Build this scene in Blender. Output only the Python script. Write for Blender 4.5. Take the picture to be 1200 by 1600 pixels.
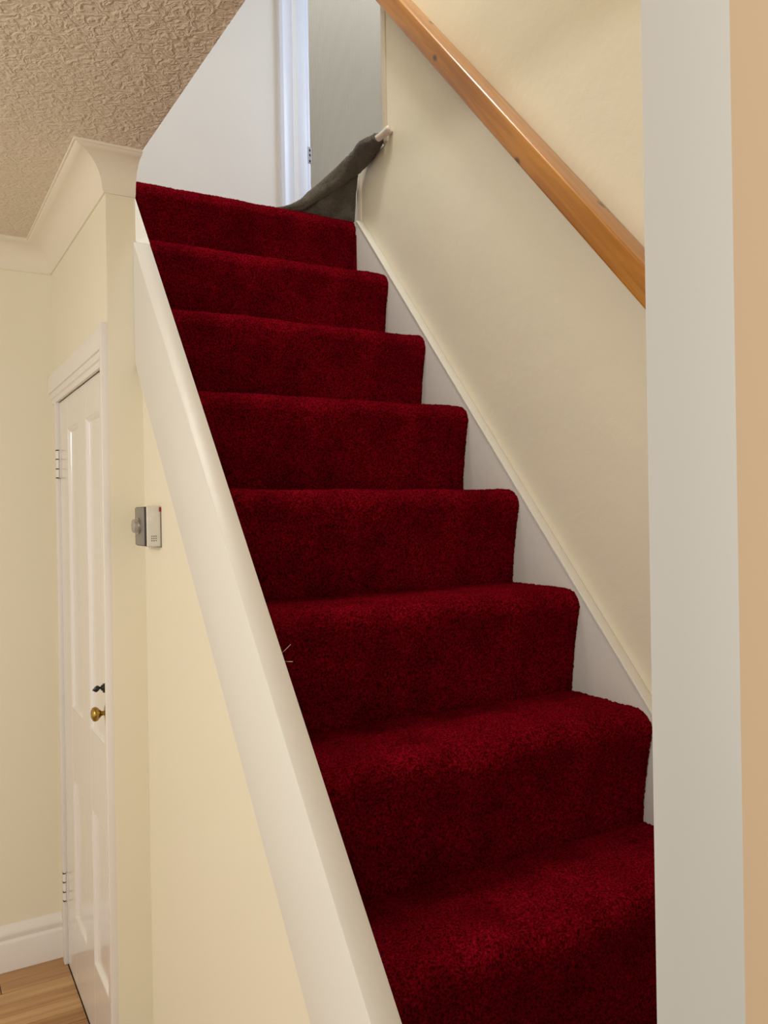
import bpy, bmesh, math, random
from mathutils import Vector, Matrix, noise

# ------------------------------------------------------------------ scene, camera, light
for o in list(bpy.data.objects):
    bpy.data.objects.remove(o, do_unlink=True)
sc = bpy.context.scene
COL = sc.collection
S = 1.18            # metres per layout unit
ZF = 2.13           # floor lies this many units below the top landing
R, G, NB = 0.2, 0.17654, 0.0245     # rise, going, nosing overhang (units)
SL = R / G


def W(x, y, z):
    return Vector((x * S, y * S, (z + ZF) * S))


cam_d = bpy.data.cameras.new('camera')
cam = bpy.data.objects.new('camera', cam_d)
COL.objects.link(cam)
yaw, pit, rol, fpx = 0.52554, -0.000976, -0.016288, 1279.16
fw = Vector((math.sin(yaw) * math.cos(pit), math.cos(yaw) * math.cos(pit), math.sin(pit)))
rt = Vector((math.cos(yaw), -math.sin(yaw), 0))
up = rt.cross(fw)
r2 = rt * math.cos(rol) + up * math.sin(rol)
u2 = -rt * math.sin(rol) + up * math.cos(rol)
m = Matrix((r2, u2, -fw)).transposed().to_4x4()
m.translation = W(-1.11992, -2.06607, -0.84033)
cam.matrix_world = m
cam_d.sensor_fit = 'VERTICAL'
cam_d.sensor_height = 36.0
cam_d.lens = fpx / 1600 * 36.0
cam_d.clip_start = 0.02
sc.camera = cam

sc.view_settings.view_transform = 'Standard'
sc.view_settings.look = 'None'
sc.view_settings.gamma = 1
sc.view_settings.use_curve_mapping = False
sc.view_settings.exposure = 0.0

world = bpy.data.worlds.new('world')
sc.world = world
world.use_nodes = True
bg = world.node_tree.nodes['Background']
bg.inputs['Color'].default_value = (1.0, 0.95, 0.87, 1)
bg.inputs['Strength'].default_value = 1.06


def area(name, loc, target, size, power, color, size_y=None):
    d = bpy.data.lights.new(name, 'AREA')
    d.energy = power
    d.color = color
    d.size = size
    if size_y:
        d.shape = 'RECTANGLE'
        d.size_y = size_y
    else:
        d.shape = 'DISK'
    o = bpy.data.objects.new(name, d)
    COL.objects.link(o)
    o.location = loc
    o.rotation_euler = (target - loc).to_track_quat('-Z', 'Y').to_euler()
    return o


# room ceiling lamp behind the camera, lamp over the stairs upstairs, landing window daylight
d = bpy.data.lights.new('room_lamp_light', 'POINT')
d.energy = 49
d.color = (1.0, 0.955, 0.875)
d.shadow_soft_size = 0.14
o = bpy.data.objects.new('room_lamp_light', d)
COL.objects.link(o)
o.location = W(-2.2, -1.28, -0.45)
area('stair_lamp_light', W(-0.42, -0.42, 1.75), W(-0.40, -0.42, 0), 0.35, 23, (1.0, 0.965, 0.90))
area('landing_daylight', W(1.5, 0.55, 1.2), W(-0.2, 0.8, 0.8), 0.9, 25, (0.68, 0.82, 1.0), 1.1)


# ------------------------------------------------------------------ materials
def mat(name):
    mt = bpy.data.materials.new(name)
    mt.use_nodes = True
    nt = mt.node_tree
    return mt, nt, nt.nodes['Principled BSDF']


def node(nt, t, **kw):
    n = nt.nodes.new(t)
    for k, v in kw.items():
        if k in n.inputs:
            n.inputs[k].default_value = v
        else:
            setattr(n, k, v)
    return n


def paint(name, col, rough=0.6, var=0.04, bump=0.15, scale=14, fine=220, coat=0.0, dist=0.006):
    """painted surface: slightly uneven colour and roller/plaster relief"""
    mt, nt, b = mat(name)
    tc = node(nt, 'ShaderNodeTexCoord')
    n1 = node(nt, 'ShaderNodeTexNoise', Scale=3.0, Detail=4.0)
    nt.links.new(tc.outputs['Object'], n1.inputs['Vector'])
    mx = node(nt, 'ShaderNodeMix', data_type='RGBA')
    mx.inputs['A'].default_value = (*[c * (1 - var) for c in col], 1)
    mx.inputs['B'].default_value = (*[min(1, c * (1 + var)) for c in col], 1)
    nt.links.new(n1.outputs['Fac'], mx.inputs['Factor'])
    nt.links.new(mx.outputs['Result'], b.inputs['Base Color'])
    n2 = node(nt, 'ShaderNodeTexNoise', Scale=float(scale), Detail=3.0)
    n3 = node(nt, 'ShaderNodeTexNoise', Scale=float(fine), Detail=2.0)
    nt.links.new(tc.outputs['Object'], n2.inputs['Vector'])
    nt.links.new(tc.outputs['Object'], n3.inputs['Vector'])
    b1 = node(nt, 'ShaderNodeBump', Strength=bump, Distance=dist)
    b2 = node(nt, 'ShaderNodeBump', Strength=bump, Distance=0.0006)
    nt.links.new(n2.outputs['Fac'], b1.inputs['Height'])
    nt.links.new(n3.outputs['Fac'], b2.inputs['Height'])
    nt.links.new(b1.outputs['Normal'], b2.inputs['Normal'])
    nt.links.new(b2.outputs['Normal'], b.inputs['Normal'])
    b.inputs['Roughness'].default_value = rough
    b.inputs['Coat Weight'].default_value = coat
    b.inputs['Coat Roughness'].default_value = 0.12
    return mt


def plain(name, col, rough=0.5, metal=0.0):
    mt, nt, b = mat(name)
    tc = node(nt, 'ShaderNodeTexCoord')
    n1 = node(nt, 'ShaderNodeTexNoise', Scale=60.0, Detail=3.0)
    nt.links.new(tc.outputs['Object'], n1.inputs['Vector'])
    mx = node(nt, 'ShaderNodeMix', data_type='RGBA')
    mx.inputs['A'].default_value = (*[c * 0.88 for c in col], 1)
    mx.inputs['B'].default_value = (*[min(1, c * 1.1) for c in col], 1)
    nt.links.new(n1.outputs['Fac'], mx.inputs['Factor'])
    nt.links.new(mx.outputs['Result'], b.inputs['Base Color'])
    b.inputs['Roughness'].default_value = rough
    b.inputs['Metallic'].default_value = metal
    return mt


M = {}
M['cream'] = paint('cream_emulsion', (0.80, 0.75, 0.595), 0.55, 0.025, 0.10, 6)
M['cream_uneven'] = paint('cream_uneven_plaster', (0.80, 0.745, 0.60), 0.45, 0.05, 0.35, 8, dist=0.011)
M['peach'] = paint('peach_emulsion', (0.80, 0.58, 0.36), 0.6, 0.02, 0.08, 5)
M['white_gloss'] = paint('white_gloss_paint', (0.80, 0.77, 0.73), 0.3, 0.02, 0.10, 30)
M['door_gloss'] = paint('door_gloss_paint', (0.80, 0.775, 0.735), 0.16, 0.015, 0.04, 16, coat=0.3)
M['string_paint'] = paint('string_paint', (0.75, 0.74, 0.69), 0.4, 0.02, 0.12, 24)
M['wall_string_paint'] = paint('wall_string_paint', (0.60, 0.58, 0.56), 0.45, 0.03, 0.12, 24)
M['pier_paint'] = paint('pier_paint', (0.80, 0.77, 0.705), 0.5, 0.015, 0.05, 10)
M['white_wall'] = paint('white_wall', (0.80, 0.79, 0.76), 0.6, 0.03, 0.25, 12)
M['cornice'] = paint('cornice_plaster', (0.80, 0.735, 0.61), 0.6, 0.02, 0.06, 20)
M['frame_daylit'] = paint('upstairs_frame_daylit', (0.76, 0.80, 0.90), 0.35, 0.02, 0.08, 20)  # white frame; the blue of the landing daylight is put into its colour

# artex ceiling
mt, nt, b = mat('artex_ceiling')
tc = node(nt, 'ShaderNodeTexCoord')
nz = node(nt, 'ShaderNodeTexNoise', Scale=46.0, Detail=2.5, Distortion=1.5)
nz2 = node(nt, 'ShaderNodeTexNoise', Scale=110.0, Detail=2.0, Distortion=1.2)
rp = node(nt, 'ShaderNodeValToRGB')
rp.color_ramp.elements[0].position = 0.38
rp.color_ramp.elements[1].position = 0.70
nt.links.new(tc.outputs['Object'], nz.inputs['Vector'])
nt.links.new(tc.outputs['Object'], nz2.inputs['Vector'])
nt.links.new(nz.outputs['Fac'], rp.inputs['Fac'])
ad = node(nt, 'ShaderNodeMath', operation='MULTIPLY_ADD')
nt.links.new(nz2.outputs['Fac'], ad.inputs[0])
ad.inputs[1].default_value = 0.55
nt.links.new(rp.outputs['Color'], ad.inputs[2])
bp = node(nt, 'ShaderNodeBump', Strength=0.62, Distance=0.006)
nt.links.new(ad.outputs[0], bp.inputs['Height'])
nt.links.new(bp.outputs['Normal'], b.inputs['Normal'])
b.inputs['Base Color'].default_value = (0.73, 0.63, 0.51, 1)
b.inputs['Roughness'].default_value = 0.5
M['ceiling'] = mt

# red carpet pile
mt, nt, b = mat('red_carpet_pile')
tc = node(nt, 'ShaderNodeTexCoord')
na = node(nt, 'ShaderNodeTexNoise', Scale=230.0, Detail=4.0, Roughness=0.7)
nb = node(nt, 'ShaderNodeTexNoise', Scale=9.0, Detail=4.0)
for n in (na, nb):
    nt.links.new(tc.outputs['Object'], n.inputs['Vector'])
rp = node(nt, 'ShaderNodeValToRGB')
rp.color_ramp.elements[0].position = 0.38
rp.color_ramp.elements[0].color = (0.030, 0.0001, 0.0006, 1)
rp.color_ramp.elements[1].position = 0.68
rp.color_ramp.elements[1].color = (0.40, 0.006, 0.022, 1)
nt.links.new(na.outputs['Fac'], rp.inputs['Fac'])
mx = node(nt, 'ShaderNodeMix', data_type='RGBA', blend_type='MULTIPLY')
mx.inputs['Factor'].default_value = 0.75
nt.links.new(rp.outputs['Color'], mx.inputs['A'])
rp2 = node(nt, 'ShaderNodeValToRGB')
rp2.color_ramp.elements[0].position = 0.35
rp2.color_ramp.elements[0].color = (0.5, 0.5, 0.5, 1)
rp2.color_ramp.elements[1].position = 0.65
nt.links.new(nb.outputs['Fac'], rp2.inputs['Fac'])
nt.links.new(rp2.outputs['Color'], mx.inputs['B'])
nt.links.new(mx.outputs['Result'], b.inputs['Base Color'])
bp = node(nt, 'ShaderNodeBump', Strength=1.0, Distance=0.004)
nt.links.new(na.outputs['Fac'], bp.inputs['Height'])
nt.links.new(bp.outputs['Normal'], b.inputs['Normal'])
b.inputs['Roughness'].default_value = 1.0
b.inputs['Specular IOR Level'].default_value = 0.0
b.inputs['Sheen Weight'].default_value = 0.10
b.inputs['Sheen Roughness'].default_value = 0.5
b.inputs['Sheen Tint'].default_value = (0.9, 0.02, 0.06, 1)
M['carpet'] = mt

# pine handrail, grain along local X, knots at given places
mt, nt, b = mat('varnished_pine')
tc = node(nt, 'ShaderNodeTexCoord')
mp = node(nt, 'ShaderNodeMapping')
mp.inputs['Scale'].default_value = (1.2, 26, 26)
nt.links.new(tc.outputs['Object'], mp.inputs['Vector'])
nw = node(nt, 'ShaderNodeTexNoise', Scale=2.2, Detail=5.0, Distortion=0.6)
nt.links.new(mp.outputs['Vector'], nw.inputs['Vector'])
rp = node(nt, 'ShaderNodeValToRGB')
rp.color_ramp.elements[0].position = 0.3
rp.color_ramp.elements[0].color = (0.34, 0.118, 0.008, 1)
rp.color_ramp.elements[1].position = 0.7
rp.color_ramp.elements[1].color = (0.54, 0.225, 0.024, 1)
nt.links.new(nw.outputs['Fac'], rp.inputs['Fac'])
last = rp.outputs['Color']
KNOTS = [(0.0, 0.0, 0.0)] * 3          # filled when the rail is built
knot_nodes = []
for k in range(4):
    sub = node(nt, 'ShaderNodeVectorMath', operation='SUBTRACT')
    nt.links.new(tc.outputs['Object'], sub.inputs[0])
    sc_ = node(nt, 'ShaderNodeVectorMath', operation='MULTIPLY')
    sc_.inputs[1].default_value = (0.55, 1, 1)
    nt.links.new(sub.outputs[0], sc_.inputs[0])
    ln = node(nt, 'ShaderNodeVectorMath', operation='LENGTH')
    nt.links.new(sc_.outputs[0], ln.inputs[0])
    mr = node(nt, 'ShaderNodeMapRange')
    mr.inputs['From Min'].default_value = 0.004
    mr.inputs['From Max'].default_value = 0.010
    mr.inputs['To Min'].default_value = 0.92
    mr.inputs['To Max'].default_value = 0.0
    nt.links.new(ln.outputs['Value'], mr.inputs['Value'])
    mx = node(nt, 'ShaderNodeMix', data_type='RGBA')
    nt.links.new(mr.outputs['Result'], mx.inputs['Factor'])
    nt.links.new(last, mx.inputs['A'])
    mx.inputs['B'].default_value = (0.06, 0.022, 0.006, 1)
    last = mx.outputs['Result']
    knot_nodes.append(sub)
nt.links.new(last, b.inputs['Base Color'])
b.inputs['Roughness'].default_value = 0.32
b.inputs['Coat Weight'].default_value = 0.5
b.inputs['Coat Roughness'].default_value = 0.15
M['pine'] = mt


def plank_mat(name, a, c):
    mt, nt, b = mat(name)
    tc = node(nt, 'ShaderNodeTexCoord')
    mp = node(nt, 'ShaderNodeMapping')
    mp.inputs['Scale'].default_value = (2.0, 40, 10)
    nt.links.new(tc.outputs['Object'], mp.inputs['Vector'])
    oi = node(nt, 'ShaderNodeObjectInfo')
    add = node(nt, 'ShaderNodeVectorMath', operation='ADD')
    nt.links.new(mp.outputs['Vector'], add.inputs[0])
    ml = node(nt, 'ShaderNodeVectorMath', operation='SCALE')
    nt.links.new(oi.outputs['Location'], ml.inputs[0])
    ml.inputs['Scale'].default_value = 7.3
    nt.links.new(ml.outputs[0], add.inputs[1])
    nw = node(nt, 'ShaderNodeTexNoise', Scale=1.4, Detail=5.0, Distortion=0.4)
    nt.links.new(add.outputs[0], nw.inputs['Vector'])
    rp = node(nt, 'ShaderNodeValToRGB')
    rp.color_ramp.elements[0].position = 0.3
    rp.color_ramp.elements[0].color = (*a, 1)
    rp.color_ramp.elements[1].position = 0.7
    rp.color_ramp.elements[1].color = (*c, 1)
    nt.links.new(nw.outputs['Fac'], rp.inputs['Fac'])
    nt.links.new(rp.outputs['Color'], b.inputs['Base Color'])
    b.inputs['Roughness'].default_value = 0.4
    return mt


M['plank_a'] = plank_mat('laminate_plank_tan', (0.36, 0.19, 0.075), (0.52, 0.30, 0.13))
M['plank_b'] = plank_mat('laminate_plank_brown', (0.27, 0.13, 0.045), (0.43, 0.23, 0.09))
M['plank_c'] = plank_mat('laminate_plank_pale', (0.44, 0.25, 0.11), (0.58, 0.36, 0.17))

# ribbed wallpaper in the room beyond the upstairs doorway
mt, nt, b = mat('ribbed_wallpaper')
tc = node(nt, 'ShaderNodeTexCoord')
wv = node(nt, 'ShaderNodeTexWave', Scale=31.0, Distortion=0.15, wave_type='BANDS', bands_direction='X')
wv.inputs['Detail'].default_value = 1.0
nt.links.new(tc.outputs['Object'], wv.inputs['Vector'])
bp = node(nt, 'ShaderNodeBump', Strength=0.6, Distance=0.002)
nt.links.new(wv.outputs['Fac'], bp.inputs['Height'])
nt.links.new(bp.outputs['Normal'], b.inputs['Normal'])
mx = node(nt, 'ShaderNodeMix', data_type='RGBA')
mx.inputs['A'].default_value = (0.70, 0.70, 0.65, 1)
mx.inputs['B'].default_value = (0.86, 0.86, 0.82, 1)
nt.links.new(wv.outputs['Fac'], mx.inputs['Factor'])
nt.links.new(mx.outputs['Result'], b.inputs['Base Color'])
b.inputs['Roughness'].default_value = 0.6
M['ribbed'] = mt

# fleece blanket
mt, nt, b = mat('grey_fleece')
tc = node(nt, 'ShaderNodeTexCoord')
na = node(nt, 'ShaderNodeTexNoise', Scale=260.0, Detail=3.0)
nb = node(nt, 'ShaderNodeTexNoise', Scale=22.0, Detail=4.0)
nt.links.new(tc.outputs['Object'], na.inputs['Vector'])
nt.links.new(tc.outputs['Object'], nb.inputs['Vector'])
av = node(nt, 'ShaderNodeMath', operation='ADD')
nt.links.new(na.outputs['Fac'], av.inputs[0])
nt.links.new(nb.outputs['Fac'], av.inputs[1])
rp = node(nt, 'ShaderNodeValToRGB')
rp.color_ramp.elements[0].position = 0.35
rp.color_ramp.elements[0].color = (0.055, 0.048, 0.038, 1)
rp.color_ramp.elements[1].position = 0.72
rp.color_ramp.elements[1].color = (0.16, 0.142, 0.118, 1)
hv = node(nt, 'ShaderNodeMath', operation='MULTIPLY')
hv.inputs[1].default_value = 0.5
nt.links.new(av.outputs[0], hv.inputs[0])
nt.links.new(hv.outputs[0], rp.inputs['Fac'])
nt.links.new(rp.outputs['Color'], b.inputs['Base Color'])
bp = node(nt, 'ShaderNodeBump', Strength=0.9, Distance=0.005)
nt.links.new(av.outputs[0], bp.inputs['Height'])
nt.links.new(bp.outputs['Normal'], b.inputs['Normal'])
b.inputs['Roughness'].default_value = 1.0
b.inputs['Sheen Weight'].default_value = 0.2
M['fleece'] = mt

M['brass'] = plain('aged_brass', (0.42, 0.28, 0.07), 0.28, 1.0)
M['black_iron'] = plain('black_iron', (0.012, 0.011, 0.010), 0.35, 0.0)
M['steel'] = plain('worn_steel', (0.45, 0.45, 0.47), 0.35, 1.0)
M['white_plastic'] = plain('white_plastic', (0.70, 0.67, 0.60), 0.4)
M['grey_plastic'] = plain('grey_plastic', (0.20, 0.185, 0.16), 0.35)
M['dark_plastic'] = plain('dark_plastic', (0.025, 0.022, 0.02), 0.4)
M['silver_plastic'] = plain('silver_plastic', (0.46, 0.43, 0.40), 0.25, 0.7)
M['red_plastic'] = plain('red_plastic', (0.30, 0.012, 0.012), 0.4)
M['peg_white'] = plain('white_peg', (0.78, 0.72, 0.66), 0.4)
M['fibre'] = plain('pale_fibre', (0.55, 0.42, 0.36), 0.7)
M['base_dark'] = plain('floor_base', (0.10, 0.06, 0.03), 0.8)


# ------------------------------------------------------------------ mesh helpers (unit coordinates)
class MB:
    def __init__(self):
        self.bm = bmesh.new()

    def box(self, x0, x1, y0, y1, z0, z1, bev=0.0, seg=2):
        t = bmesh.new()
        r = bmesh.ops.create_cube(t, size=1.0)
        for v in t.verts:
            v.co = Vector(((x0 + x1) / 2 + v.co.x * (x1 - x0), (y0 + y1) / 2 + v.co.y * (y1 - y0),
                           (z0 + z1) / 2 + v.co.z * (z1 - z0)))
        if bev:
            bmesh.ops.bevel(t, geom=t.edges[:], offset=bev, segments=seg, affect='EDGES', profile=0.5)
        self.join(t)
        return self

    def prism(self, poly, axis, a0, a1, bev=0.0, seg=2):
        """poly: list of 2D points; axis 'x': (y,z); 'y': (x,z); 'z': (x,y)"""
        t = bmesh.new()

        def mk(p, a):
            return {'x': (a, p[0], p[1]), 'y': (p[0], a, p[1]), 'z': (p[0], p[1], a)}[axis]
        A = [t.verts.new(mk(p, a0)) for p in poly]
        B = [t.verts.new(mk(p, a1)) for p in poly]
        t.faces.new(A)
        t.faces.new(B[::-1])
        n = len(poly)
        for i in range(n):
            t.faces.new((A[i], B[i], B[(i + 1) % n], A[(i + 1) % n]))
        bmesh.ops.recalc_face_normals(t, faces=t.faces[:])
        if bev:
            bmesh.ops.bevel(t, geom=t.edges[:], offset=bev, segments=seg, affect='EDGES', profile=0.5)
        self.join(t)
        return self

    def grid(self, rows, close_u=False, caps=False):
        """rows: list of lists of points"""
        t = bmesh.new()
        vs = [[t.verts.new(p) for p in r] for r in rows]
        n = len(rows[0])
        for i in range(len(rows) - 1):
            for j in range(n if close_u else n - 1):
                k = (j + 1) % n
                t.faces.new((vs[i][j], vs[i][k], vs[i + 1][k], vs[i + 1][j]))
        if caps:
            t.faces.new(vs[0])
            t.faces.new(vs[-1][::-1])
        bmesh.ops.recalc_face_normals(t, faces=t.faces[:])
        self.join(t)
        return self

    def lathe(self, prof, origin, axis, n=24):
        """prof: (distance along axis, radius)"""
        ax = Vector(axis).normalized()
        s = ax.orthogonal().normalized()
        q = ax.cross(s)
        rows = []
        for d, r in prof:
            c = Vector(origin) + ax * d
            rows.append([c + (s * math.cos(2 * math.pi * k / n) + q * math.sin(2 * math.pi * k / n)) * max(r, 1e-5)
                         for k in range(n)])
        return self.grid(rows, close_u=True, caps=True)

    def join(self, t):
        me = bpy.data.meshes.new('tmp')
        t.to_mesh(me)
        t.free()
        self.bm.from_mesh(me)
        bpy.data.meshes.remove(me)

    def build(self, name, material, parent=None, smooth=False):
        me = bpy.data.meshes.new(name)
        bm = self.bm
        for v in bm.verts:
            v.co = W(*v.co)
        lo = Vector([min(v.co[i] for v in bm.verts) for i in range(3)])
        hi = Vector([max(v.co[i] for v in bm.verts) for i in range(3)])
        org = Vector(((lo.x + hi.x) / 2, (lo.y + hi.y) / 2, lo.z))
        for v in bm.verts:
            v.co -= org
        bm.to_mesh(me)
        bm.free()
        me.materials.append(M[material] if isinstance(material, str) else material)
        if smooth:
            me.polygons.foreach_set('use_smooth', [True] * len(me.polygons))
            if smooth != 'all':
                me.set_sharp_from_angle(angle=math.radians(40))
        o = bpy.data.objects.new(name, me)
        COL.objects.link(o)
        place(o, org, parent)
        return o


WORLD_LOC = {}


def place(o, org, parent):
    if parent is None:
        o.location = org
    else:
        o.parent = parent
        o.location = org - WORLD_LOC[parent]
    WORLD_LOC[o] = org


def empty(name, x, y, z):
    o = bpy.data.objects.new(name, None)
    o.empty_display_size = 0.05
    COL.objects.link(o)
    place(o, W(x, y, z), None)
    return o


def struct(o, label, cat):
    o['kind'] = 'structure'
    o['label'] = label
    o['category'] = cat
    return o


def thing(o, label, cat, group=None):
    o['label'] = label
    o['category'] = cat
    if group:
        o['group'] = group
    return o


def zc(y):                       # old ceiling runs very slightly uphill towards the back
    return -0.076 + 0.029 * (y + 0.33)


# ------------------------------------------------------------------ layout numbers (units)
XD, XN = -0.748, -0.686          # faces of the thin partition that holds the door
YN = -0.262                      # its near end (nib)
YB = 0.505                       # back wall
XF = -0.742                      # face of the door leaf
XU = -0.676                      # under-stair wall face
XI, XO = -0.655, -0.692          # outer string: inner and outer faces
XR = 0.022                       # right stair wall face
YL = 1.25                        # landing wall with the doorway
ZT = 2.05                        # upstairs ceiling
PX0, PX1, PY0, PY1 = -0.7063, -0.6255, -1.70, -1.694      # white upright board beside the stair opening
YS = -1.63                       # foot of the stairs (inner face of that wall)

# ------------------------------------------------------------------ setting
fl = MB().box(-3.2, 2.2, -4.2, YB + 0.1, -ZF - 0.12, -ZF - 0.008).build('floor', 'base_dark')
struct(fl, 'light brown wood laminate floor of the lower room', 'floor')
# laminate strips, running along X
random.seed(4)
y = YB - 0.012
strip = 0.058
kinds = ['plank_a', 'plank_b', 'plank_c', 'plank_a', 'plank_b']
plank_mesh = {}
row = 0
while y > -1.6:
    x = XF - 0.0005
    off = random.uniform(0.15, 0.6)
    first = True
    while x > -2.9:
        L = off if first else 0.62
        first = False
        mk = random.choice(kinds)
        o = MB().box(x - L + 0.0008, x - 0.0008, y - strip + 0.0008, y - 0.0008, -ZF - 0.008, -ZF, 0.0009, 1).build('plank', mk, fl)
        x -= L
    y -= strip
    row += 1

ce = MB()
yy = [-4.2, -2.5, -1.5, -0.8, -0.3, 0.1, YB + 0.1]
ce.grid([[(-3.2, t, zc(t)) for t in yy], [(XN, t, zc(t)) for t in yy], [(XN, t, -0.004) for t in yy],
         [(-3.2, t, -0.004) for t in yy], [(-3.2, t, zc(t)) for t in yy]])
ceo = ce.build('ceiling', 'ceiling')
struct(ceo, 'beige textured artex ceiling of the lower room', 'ceiling')

struct(MB().box(-3.2, XN, YB, YB + 0.1, -ZF - 0.1, zc(YB)).build('wall_back', 'cream'),
       'plain cream wall behind the white panelled door', 'wall')
# partition with door opening
wl = MB()
DY0, DY1, DZT = -0.246, 0.441, -0.508       # opening
wl.box(XD, XN, DY0 - 0.001, YB, DZT, zc(YN) + 0.002)
wl.box(XD, XN, DY1, YB, -ZF, DZT)
struct(wl.build('wall_left', 'cream'), 'cream partition wall above the white panelled door', 'wall')
wn = MB().prism([(XD, -ZF), (XU + 0.004, -ZF), (XU + 0.004, -0.52), (XN, -0.52), (XN, zc(YN)), (XD, zc(YN))], 'y', YN, DY0 - 0.001)
struct(wn.build('wall_nib', 'cream'), 'narrow cream wall end between door and stair string', 'wall')
# under-stair wall: in plan along Y, under the string
zt = lambda t: SL * t - 0.216
ya, yb2 = YN, -1.625
struct(MB().prism([(ya, -ZF), (ya, zt(ya)), (yb2, zt(yb2)), (yb2, -ZF)], 'x', XU, XU + 0.018).build('wall_understair', 'cream'),
       'cream triangular wall under the stair string', 'wall')

# right stair wall: upper part ends short of the landing, lower part carries on
yu, yw = -0.127, 0.024
wr = MB().prism([(YS, -ZF), (YS, ZT), (yu, ZT), (yu, 0.165), (yw, 0.150), (yw, -0.6), (yw, -ZF)], 'x', XR, XR + 0.11, 0.003, 2)
struct(wr.build('wall_right', 'cream_uneven', smooth=True), 'uneven cream plaster wall beside the stairs, carrying the handrail', 'wall')
t1 = MB().box(XR - 0.003, XR + 0.112, yu - 0.022, yu + 0.003, 0.168, ZT, 0.003).build('trim_1', 'cornice', smooth=True)
struct(t1, 'pale bead on the wall end above the white peg', 'trim')
t2 = MB().box(XR - 0.003, XR + 0.112, yw - 0.022, yw + 0.003, -0.10, 0.148, 0.003).build('trim_2', 'cornice', smooth=True)
struct(t2, 'pale bead on the low wall end beside the grey blanket', 'trim')

struct(MB().box(XN + 0.001, XR + 0.11, YB, YB + 0.1, -ZF - 0.1, -0.031).build('wall_cupboard', 'cream'), 'cream wall at the back of the space under the stairs, out of view', 'wall')

# landing
struct(MB().box(XN, 1.6, 0.121, 3.0, -0.03, -0.001).build('floor_landing', 'carpet'), 'upstairs landing floor behind the top step', 'floor')
lw = MB()
DX0, DX1 = 0.395, 1.05            # upstairs doorway
DZ = 1.62
lw.box(-1.4, DX0, YL, YL + 0.09, -0.004, ZT).box(DX1, 1.6, YL, YL + 0.09, -0.004, ZT).box(DX0, DX1, YL, YL + 0.09, DZ, ZT)
struct(lw.build('wall_landing', 'white_wall'), 'white landing wall seen above the top step', 'wall')
struct(MB().box(-0.4, 1.6, 2.05, 2.15, -0.004, 2.9).build('wall_beyond', 'ribbed'), 'grey ribbed wallpapered wall seen through the upstairs doorway', 'wall')
struct(MB().box(-1.5, -1.4, -0.0, YL + 0.09, -0.004, ZT).build('wall_landing_left', 'white_wall'), 'white wall at the far side of the landing, out of view', 'wall')
struct(MB().box(1.6, 1.68, YS, 2.15, -0.004, ZT).build('wall_landing_right', 'white_wall'), 'white wall at the window side of the landing, out of view', 'wall')
struct(MB().box(-1.5, 2.2, -1.69, YL + 0.09, ZT, ZT + 0.08).build('ceiling_upstairs', 'white_wall'), 'white ceiling over stairwell and landing, out of view', 'ceiling')
struct(MB().box(XN - 0.06, XN, YS, -0.002, 0.0, ZT).build('wall_bounce', 'cream'), 'cream upper wall added to the stairwell for light bounce, out of view', 'wall')  # unseen wall, added to contain and bounce the stairwell light

# pier and peach wall at the right
struct(MB().prism([(-0.713, PY0), (PX1, PY0), (PX1, PY1), (-0.702, PY1)], 'z', -ZF, ZT, 0.0006).build('trim_3', 'pier_paint', smooth=True), 'broad white upright board at the stair opening beside the peach wall', 'trim')
struct(MB().box(-0.634, 2.2, PY1, YS, -ZF, ZT).build('wall_front_right', 'peach'), 'warm peach wall to the right of the white upright board', 'wall')

# cornice: coved profile (out from the wall, down from the ceiling)
K, D = 0.0745, 0.074
prof = [(0, -D - 0.004), (0.004, -D - 0.004), (0.006, -D)]
for k in range(9):
    a = math.pi / 2 * k / 8
    prof.append((0.008 + (K - 0.016) * (1 - math.cos(a)), -D + 0.003 + (D - 0.012) * math.sin(a)))
prof += [(K - 0.004, -0.0055), (K, -0.0055), (K, 0.0)]


def cornice(name, path, label):
    """path: list of ((x,y) wall point, (dx,dy) offset direction per unit projection)"""
    rows = []
    for (px, py), (dx, dy) in path:
        rows.append([(px + dx * o, py + dy * o, zc(py + dy * o) + d) for o, d in prof] + [(px, py, zc(py))])
    c = MB().grid(rows, close_u=True, caps=True).build(name, 'cornice', smooth=True)
    return struct(c, label, 'cornice')


cornice('trim_4', [((-3.2, YB), (0, -1)), ((XD, YB), (-1, -1))], 'cream coved cornice along the back wall')
cornice('trim_5', [((XD, YB), (-1, -1)), ((XD, YN), (-1, -1))], 'cream coved cornice above the white panelled door')
cornice('trim_6', [((XD, YN), (-1, -1)), ((XN, YN), (0, -1))], 'short cream coved cornice return ending at the stair opening')

# skirting on the back wall
sk = [(0, -ZF), (-0.017, -ZF), (-0.017, -2.052), (-0.0155, -2.047), (-0.011, -2.043), (-0.012, -2.036), (-0.0145, -2.030), (-0.0135, -2.022),
      (-0.009, -2.016), (-0.006, -2.008), (-0.003, -2.003), (0, -2.003)]
rows = [[(x, YB + a, z) for a, z in sk] for x in (-3.2, XD - 0.0005)]
struct(MB().grid(rows, close_u=True, caps=True).build('baseboard_back', 'white_gloss', smooth=True), 'white moulded skirting board along the back wall', 'baseboard')

# ------------------------------------------------------------------ panelled door in the partition

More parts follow.
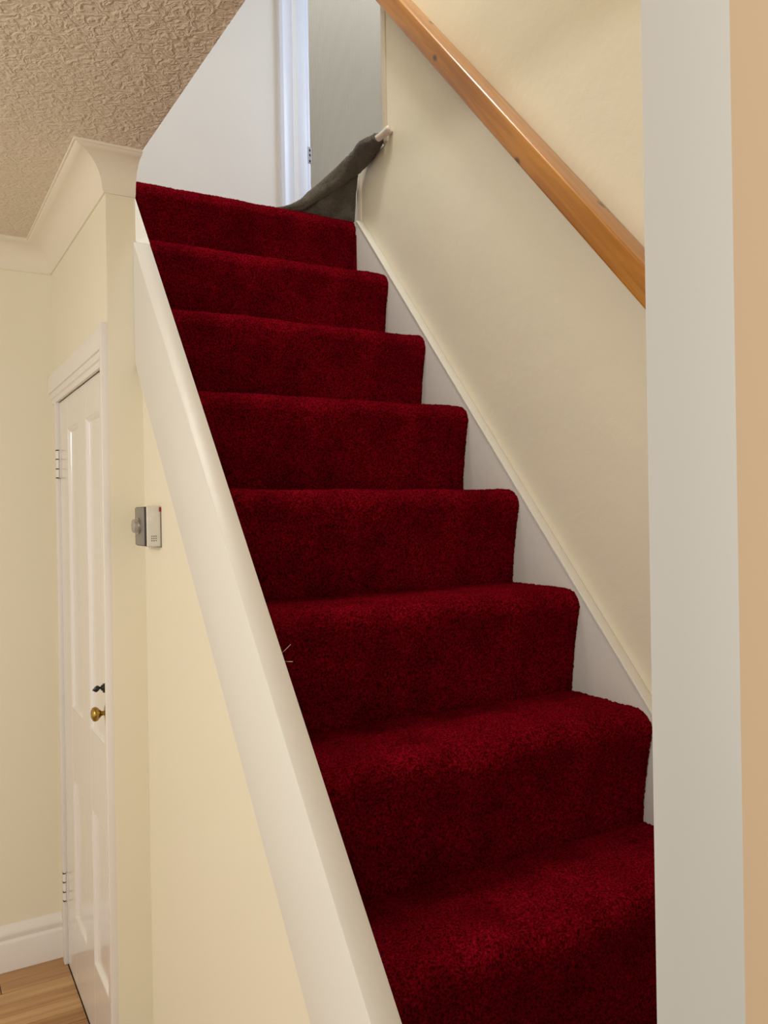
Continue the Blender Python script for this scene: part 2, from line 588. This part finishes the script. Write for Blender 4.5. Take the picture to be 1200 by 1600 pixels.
dr = empty('door_1', -0.73, 0.1, -ZF)
struct(dr, 'white glossy four panel door with brass knob and black key', 'door')
ly0, ly1, lz0, lz1 = -0.243, 0.4365, -ZF + 0.003, -0.514
pans = [(0.150, 0.309, -1.365, -0.600), (-0.121, 0.042, -1.365, -0.600), (0.132, 0.298, -1.942, -1.560), (-0.135, 0.037, -1.942, -1.560)]
leaf = MB()
T = 0.030
ys = [ly0, -0.128, 0.040, 0.141, 0.303, ly1]
leaf.box(XF, XF + T, ly0, -0.128, lz0, lz1, 0.001)
leaf.box(XF, XF + T, 0.0395, 0.141, lz0, lz1, 0.001)
leaf.box(XF, XF + T, 0.3035, ly1, lz0, lz1, 0.001)
for (a, c) in ((-0.129, 0.041), (0.140, 0.3045)):
    leaf.box(XF + 0.0002, XF + T, a, c, -0.600, lz1)
    leaf.box(XF + 0.0002, XF + T, a, c, -1.560, -1.365)
    leaf.box(XF + 0.0002, XF + T, a, c, lz0, -1.942)
leafo = leaf.build('leaf', 'door_gloss', dr)
for (a, c) in ((-0.128, 0.0395), (0.141, 0.3035)):
    for (z0, z1) in ((-1.365, -0.600), (-1.942, -1.560)):
        pm = MB()
        # moulded border sloping down to the flat field
        def ring(d, x):
            return [(x, a + d, z0 + d), (x, c - d, z0 + d), (x, c - d, z1 - d), (x, a + d, z1 - d)]
        rows = [ring(0.0, XF + 0.001), ring(0.003, XF + 0.0005), ring(0.006, XF + 0.0025), ring(0.0105, XF + 0.0065), ring(0.011, XF + 0.0075)]
        pm.grid(rows, close_u=True)
        pm.box(XF + 0.0075, XF + 0.02, a, c, z0, z1)
        pm.build('panel', 'door_gloss', leafo)
# frame: near jamb board, hinge jamb, head moulding
MB().box(-0.763, XD + 0.0005, YN, -0.2465, -ZF, -0.428, 0.0012).build('jamb', 'white_gloss', dr, smooth=True)
MB().box(-0.752, XN + 0.0, 0.440, 0.468, -ZF, -0.512, 0.0015).build('jamb', 'white_gloss', dr, smooth=True)
hd = [(XD + 0.004, -0.432), (-0.7615, -0.432), (-0.7625, -0.435), (-0.7625, -0.478), (-0.761, -0.481), (-0.757, -0.482), (-0.7562, -0.488), (-0.7578, -0.492),
      (-0.757, -0.497), (-0.753, -0.500), (-0.752, -0.505), (-0.7515, -0.512), (XD + 0.004, -0.512)]
MB().grid([[(x, yq, z) for x, z in hd] for yq in (-0.2465, YB - 0.0005)], close_u=True, caps=True).build('head_moulding', 'white_gloss', dr, smooth=True)
# hinges on the far jamb
for hz in (-0.690, -1.905):
    h = MB()
    h.lathe([(-0.042, 0.003), (-0.040, 0.005), (0.040, 0.005), (0.042, 0.003)], (XF - 0.006, 0.4385, hz), (0, 0, 1), 12)
    h.box(XF - 0.0018, XF - 0.0002, 0.412, 0.437, hz - 0.04, hz + 0.04)
    ho = h.build('hinge', 'white_gloss', dr, smooth=True)
    kk = MB()
    for dz in (-0.0395, -0.014, 0.014, 0.0395):
        kk.box(XF - 0.0118, XF - 0.004, 0.4335, 0.4425, hz + dz - 0.0014, hz + dz + 0.0014)
    kk.build('hinge_joint', 'black_iron', ho)
# knob
KY, KZ = -0.163, -1.282
kn = MB().lathe([(0, 0.008), (0.008, 0.005), (0.013, 0.0055), (0.017, 0.010), (0.021, 0.0145), (0.026, 0.0163), (0.031, 0.0148), (0.0345, 0.009), (0.0355, 0.003), (0.0356, 0.0)],
                (XF, KY, KZ), (-1, 0, 0), 28).build('knob', 'brass', dr, smooth='all')
MB().lathe([(0, 0.020), (0.003, 0.019), (0.005, 0.014), (0.006, 0.009)], (XF, KY, KZ), (-1, 0, 0), 28).build('rosette', 'brass', kn, smooth=True)
# black thumb turn
QZ = -1.225
tt = MB()
tt.lathe([(0, 0.012), (0.003, 0.012), (0.005, 0.008), (0.012, 0.006), (0.014, 0.003)], (XF, KY, QZ), (-1, 0, 0), 20)
tt.box(XF - 0.009, XF - 0.004, KY - 0.005, KY + 0.005, QZ - 0.011, QZ + 0.009, 0.0015)
tto = tt.build('lock_turn', 'black_iron', dr, smooth=True)
bw = MB()
rows = []
for k in range(9):
    a = math.pi * k / 8
    w_ = math.sin(a)
    cx_ = XF - 0.013 - 0.018 * (k / 8)
    cz = QZ - 0.004 * (k / 8) + 0.001
    rows.append([(cx_, KY + 0.004 * max(w_, .25) * math.cos(q), cz + 0.0072 * max(w_, .2) * math.sin(q)) for q in [2 * math.pi * j / 12 for j in range(12)]])
bw.grid(rows, close_u=True, caps=True).build('turn_handle', 'black_iron', tto, smooth='all')

# ------------------------------------------------------------------ staircase
st = empty('staircase', (XI) / 2, -0.95, -ZF)
thing(st, 'steep staircase of deep red carpeted steps between white painted strings', 'staircase')


def step_profile(i):
    """(y,z) from the foot of riser i up over the nosing and back to riser i-1"""
    r = 0.037
    yf, z0 = -i * G, -i * R + 0.002
    zb = -(i + 1) * R - 0.004 if i < 9 else -ZF
    pts = []
    yb_ = yf + NB
    # riser, leaning out and swelling into the nosing
    n1 = 80
    zs, ze = zb, z0 - r
    for k in range(n1):
        t = k / n1
        z = zs + (ze - zs) * t
        e = t ** 1.7
        pts.append((yb_ + (yf - yb_) * (e * 0.85 + 0.15 * t), z))
    n2 = 26
    for k in range(n2 + 1):
        a = math.pi / 2 * k / n2
        pts.append((yf + 0.040 - 0.040 * max(math.cos(a), 0.0) ** 0.9, z0 - r + r * math.sin(a) ** 1.0))
    yend = (-(i - 1) * G + NB + 0.004) if i > 0 else 0.12
    n3 = 60 if i else 24
    y0 = pts[-1][0]
    for k in range(1, n3 + 1):
        t = k / n3
        if i == 0:
            t = t ** 1.3
        pts.append((y0 + (yend - y0) * t, z0))
    return pts


def make_step(i):
    pr = step_profile(i)
    rnd = random.Random(100 + i)
    nx = 340
    L = len(pr)
    rows = []
    nrm = []
    for k in range(L):
        a = Vector(pr[max(k - 1, 0)])
        c = Vector(pr[min(k + 1, L - 1)])
        d = (c - a).normalized()
        nrm.append(Vector((-d.y, d.x)))
    for k in range(L):
        py, pz = pr[k]
        xr = 0.0005
        row_ = []
        for j in range(nx + 1):
            x = XI + 0.0005 + (xr - XI - 0.001) * j / nx
            q = Vector((x, py * 1.0, pz + i * 3.1))
            f = noise.noise(q * 290) * 0.0013 + noise.noise(q * 130 + Vector((5, 3, 1))) * 0.0011 + rnd.uniform(-0.0011, 0.0011)
            f += noise.noise(Vector((x * 9, i * 7.7, 0))) * 0.0030 + noise.noise(q * 24) * 0.0012
            if k in (0,) or k == L - 1:
                f = min(f, 0)
            row_.append((x, py + nrm[k].x * f, pz + nrm[k].y * f))
        rows.append(row_)
    o = MB().grid(rows).build('step', 'carpet', st, smooth='all')
    return o


for i in range(0, 10):
    o = make_step(i)

# strings
nlz = lambda t, h: SL * t + h
ht, hb = 0.050, -0.215
yf_ = -1.625


def zcl(v):
    return max(v, -ZF)


os_ = MB()
# main board as a swept prism (outer part stops at the partition end, inner part runs on past it)
p1 = [(YN - 0.0005, nlz(YN, ht)), (YN - 0.0005, nlz(YN, hb)), (yf_, nlz(yf_, hb)), (yf_, nlz(yf_, ht))]
os_.prism(p1, 'x', XO, XI, 0.0022, 2)
p2 = [(0.012, nlz(0.012, ht)), (0.012, nlz(0.012, hb)), (YN + 0.0, nlz(YN, hb)), (YN, nlz(YN, ht))]
os_.prism(p2, 'x', XN + 0.001, XI)
oso = os_.build('outer_string', 'string_paint', st, smooth=True)
oso['label'] = 'white painted outer string board'
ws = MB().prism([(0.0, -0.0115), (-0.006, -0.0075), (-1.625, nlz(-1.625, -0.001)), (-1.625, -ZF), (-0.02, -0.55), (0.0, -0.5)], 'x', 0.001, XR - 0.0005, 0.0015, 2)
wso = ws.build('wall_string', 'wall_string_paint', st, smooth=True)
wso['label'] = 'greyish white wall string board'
ca = MB().prism([(0.0005, -0.0115), (-0.006, -0.0062), (-1.625, nlz(-1.625, 0.0006)), (-1.625, nlz(-1.625, -0.0055)), (-0.006, -0.0122), (0.0005, -0.0165)], 'x', -0.0012, XR - 0.0004, 0.0012, 2)  # added thin strip; light from above is put into its paler colour
ca.build('string_lit_edge', 'string_paint', wso, smooth=True)['label'] = 'top edge of the wall string, coloured paler as lit from above'

# ------------------------------------------------------------------ handrail
rl0, rl1 = -1.50, -0.04        # y extent
hb_, htp = 0.724, 0.800
rx0, rx1 = XR - 0.054, XR + 0.001
ang = math.atan2(R, G)
Lr = (rl1 - rl0) / math.cos(ang)
hh = (htp - hb_) * math.cos(ang)
# local frame: X up the slope, Y to the left (-world X), Z perpendicular up
me_b = bmesh.new()
bmesh.ops.create_cube(me_b, size=1.0)
for v in me_b.verts:
    v.co = Vector(((v.co.x + 0.5) * Lr * S, v.co.y * (rx1 - rx0) * S, (v.co.z + 0.5) * hh * S))
long_e = [e for e in me_b.edges if abs((e.verts[0].co - e.verts[1].co).normalized().x) > 0.9]
bmesh.ops.bevel(me_b, geom=long_e, offset=0.0065, segments=4, affect='EDGES', profile=0.5)
hm = bpy.data.meshes.new('handrail')
me_b.to_mesh(hm)
me_b.free()
hm.materials.append(M['pine'])
hm.polygons.foreach_set('use_smooth', [True] * len(hm.polygons))
hm.set_sharp_from_angle(angle=math.radians(50))
hr = bpy.data.objects.new('handrail', hm)
COL.objects.link(hr)
ex = Vector((0, math.cos(ang), math.sin(ang)))
ey = Vector((-1, 0, 0))
ez = ex.cross(ey)
mw = Matrix((ex, ey, ez)).transposed().to_4x4()
mw.translation = W((rx0 + rx1) / 2, rl0, nlz(rl0, hb_))
hr.matrix_world = mw
thing(hr, 'varnished orange pine handrail fixed along the sloping stair wall', 'handrail')
inv = mw.inverted()
for sub, p in zip(knot_nodes, [(-0.032, -0.464, nlz(-0.464, 0.752)), (-0.032, -0.757, nlz(-0.757, 0.730)),
                               (0.012, -0.945, nlz(-0.945, 0.800)), (0.012, -0.385, nlz(-0.385, 0.800))]):
    sub.inputs[1].default_value = inv @ W(*p)

# ------------------------------------------------------------------ thermostat on the under-stair wall
ty0, ty1, tz0, tz1 = -0.396, -0.316, -0.905, -0.822
tb = -0.706
tm = empty('thermostat', XU, (ty0 + ty1) / 2, tz0)
thing(tm, 'small white thermostat box with grey face and silver dial under the stairs', 'thermostat')
MB().box(tb, XU + 0.0005, ty0, ty1, tz0, tz1, 0.003, 3).build('body', 'white_plastic', tm, smooth=True)
MB().box(tb - 0.0022, tb + 0.001, ty0 + 0.0015, ty1 - 0.0015, tz0 + 0.0015, tz1 - 0.0015, 0.001).build('gasket', 'dark_plastic', tm, smooth=True)
fp = MB().box(tb - 0.0042, tb - 0.002, ty0 + 0.004, ty1 - 0.001, tz0 + 0.003, tz1 - 0.003, 0.001).build('face_plate', 'grey_plastic', tm, smooth=True)
tyc, tzc = (ty0 + ty1) / 2 + 0.004, (tz0 + tz1) / 2 + 0.001
MB().lathe([(0, 0.0165), (0.004, 0.0165), (0.0045, 0.0145), (0.012, 0.0140), (0.0132, 0.0125), (0.0135, 0.0)], (tb - 0.004, tyc, tzc), (-1, 0, 0), 32).build('dial', 'silver_plastic', fp, smooth=True)
vh = MB()
for a in range(3):
    for c in range(3):
        vh.lathe([(0, 0.0012), (0.0004, 0.0011)], (tb + 0.0105 + a * 0.0042, ty0, -0.8835 - c * 0.0045), (0, -1, 0), 8)
vho = vh.build('vent_holes', 'dark_plastic', tm)
vho['kind'] = 'stuff'
MB().box(XU - 0.0045, XU - 0.0006, ty0 - 0.002, ty0 + 0.01, -0.8335, -0.8245, 0.0006).build('tab', 'red_plastic', tm)
MB().box(XU - 0.0020, XU + 0.0004, ty0 - 0.0015, ty1, tz0 - 0.002, tz1 - 0.010).build('back_plate', 'grey_plastic', tm)

# ------------------------------------------------------------------ upstairs door frame
fr = empty('door_2', DX0, YL, 0)
struct(fr, 'white upstairs door frame tinted with daylight blue, standing open beside the white landing wall', 'door frame')
A0, A1, A2, A3 = 0.303, 0.373, 0.440, 0.468
fy = YL
arch = [(A0, fy), (A0, fy - 0.010), (A0 + 0.004, fy - 0.016), (A0 + 0.018, fy - 0.018), (A0 + 0.024, fy - 0.013), (A1 - 0.012, fy - 0.011), (A1 - 0.004, fy - 0.013), (A1, fy - 0.009), (A1, fy)]
MB().prism(arch, 'z', -0.003, DZ).build('architrave', 'frame_daylit', fr, smooth=True)
ja = MB().box(A1, A2, fy + 0.002, fy + 0.10, -0.003, DZ, 0.002).build('jamb', 'frame_daylit', fr, smooth=True)
MB().box(A2 - 0.001, A3 - 0.004, fy + 0.022, fy + 0.075, -0.003, DZ, 0.002).build('door_stop', 'frame_daylit', fr, smooth=True)
MB().box(DX1 - 0.03, DX1 + 0.05, fy - 0.012, fy + 0.10, -0.003, DZ, 0.002).build('jamb', 'frame_daylit', fr, smooth=True)
MB().box(A0, DX1 + 0.05, fy - 0.014, fy, DZ, DZ + 0.07, 0.002).build('head', 'frame_daylit', fr, smooth=True)
sp = MB().box(A3 - 0.016, A3 - 0.0015, fy + 0.019, fy + 0.06, 0.728, 0.800, 0.0008).build('strike_plate', 'steel', fr)
sh = MB()
for dz in (0.738, 0.764, 0.786):
    sh.box(A3 - 0.012, A3 - 0.004, fy + 0.0184, fy + 0.03, dz - 0.006, dz + 0.004)
sh.build('keep_hole', 'dark_plastic', sp)

# ------------------------------------------------------------------ blanket strung across the landing edge, and the peg that holds it
peg = MB().lathe([(-0.002, 0.008), (0.002, 0.0115), (0.010, 0.0115), (0.018, 0.0095), (0.034, 0.0095), (0.046, 0.0095), (0.048, 0.006)], (XR - 0.0075, -0.176, 0.188), (-0.42, 1, -0.35), 20)
pego = peg.build('wall_peg', 'peg_white', smooth=True)
thing(pego, 'short white peg on the stair wall holding up the grey blanket', 'peg')
MB().lathe([(0, 0.0032), (0.0015, 0.003)], (XR - 0.0185, -0.171, 0.184), (-1, -0.4, 0), 10).build('screw', 'dark_plastic', pego)

roll = [Vector(p) for p in [(-0.30, 0.10, 0.004), (-0.21, 0.055, 0.004), (-0.158, 0.03, 0.022), (-0.118, 0.026, 0.054), (-0.080, 0.016, 0.085), (-0.034, 0.0, 0.128), (-0.008, -0.035, 0.152), (-0.004, -0.080, 0.167), (-0.001, -0.115, 0.172), (0.0, -0.135, 0.178)]]
rrad = [0.006, 0.011, 0.016, 0.018, 0.019, 0.0225, 0.025, 0.0245, 0.021, 0.015]


def samp(t, arr):
    f = t * (len(arr) - 1)
    k = min(int(f), len(arr) - 2)
    u = f - k
    p0, p1_, p2_, p3 = arr[max(k - 1, 0)], arr[k], arr[k + 1], arr[min(k + 2, len(arr) - 1)]
    return 0.5 * ((2 * p1_) + (p2_ - p0) * u + (2 * p0 - 5 * p1_ + 4 * p2_ - p3) * u * u + (3 * p1_ - p0 - 3 * p2_ + p3) * u ** 3)


bl = empty('blanket', -0.12, 0.03, 0)
thing(bl, 'dark grey fleece blanket hung from the white peg to the top step', 'blanket')
rows = []
n = 90
for k in range(n + 1):
    t = k / n
    c = samp(t, roll)
    d = (samp(min(t + .01, 1), roll) - samp(max(t - .01, 0), roll)).normalized()
    s_ = d.cross(Vector((0, 0, 1))).normalized()
    q_ = s_.cross(d)
    rr = samp(t, rrad)
    ring = []
    for j in range(36):
        a = 2 * math.pi * j / 36
        f = 1 + 0.16 * math.sin(a * 2 + t * 9) + 0.10 * noise.noise(Vector((math.cos(a) * 1.5, math.sin(a) * 1.5, t * 14)))
        f += 0.10 * noise.noise(Vector((math.cos(a) * 6, math.sin(a) * 6, t * 60)))
        if t > 0.9:
            f *= 1 + (t - 0.9) * 4 * (0.35 + 0.65 * noise.noise(Vector((a * 2.3, t * 30, 2))))
        ring.append(c + (s_ * math.cos(a) + q_ * math.sin(a)) * rr * f)
    rows.append(ring)
MB().grid(rows, close_u=True, caps=True).build('rolled_edge', 'fleece', bl, smooth='all')
rows = []
for k in range(61):
    t = 0.14 + 0.52 * k / 60
    c = samp(t, roll)
    # foot of the sheet: along the top step edge, bunching against the low wall end
    u = (t - 0.14) / 0.52
    foot = Vector((-0.19 + 0.198 * min(1, u * 1.3), 0.055 - 0.021 * min(1, u * 1.3), -0.003))
    if u > 0.86:
        foot = Vector((0.012, 0.034 - (u - 0.86) * 0.1, -0.003 + (u - 0.86) * 0.85))
    col = []
    for j in range(25):
        v = j / 24
        p = c.lerp(foot, v)
        w_ = math.sin(math.pi * v)
        p.y += 0.010 * w_ * math.sin(u * 9 + v * 2) + 0.004 * noise.noise(Vector((u * 14, v * 10, 0)))
        p.z -= 0.010 * w_ * 0.4
        p.x = min(p.x, 0.014)
        col.append(p)
    rows.append(col)
sheet = MB().grid(rows).build('hanging_sheet', 'fleece', bl, smooth='all')
sm = sheet.modifiers.new('thickness', 'SOLIDIFY')
sm.thickness = 0.006
sm.offset = 0

# ------------------------------------------------------------------ stray fibres on the outer string
for lab, pts in (('pale stray fibre slanting upward from the outer stair string', [(-0.6555, -0.945, -1.052), (-0.650, -0.962, -1.040), (-0.648, -0.978, -1.030)]),
                 ('pale stray fibre lying level off the outer stair string', [(-0.6555, -0.950, -1.0555), (-0.651, -0.968, -1.0555), (-0.648, -0.985, -1.0535)])):
    rows = []
    for k, p in enumerate(pts):
        p = Vector(p)
        rows.append([p + Vector((0, math.cos(a), math.sin(a))) * 0.0004 for a in (0, 2.1, 4.2)])
    f_ = MB().grid(rows, close_u=True, caps=True).build('stray_fibre', 'fibre')
    thing(f_, lab, 'fibre', 'stray fibres on the string')
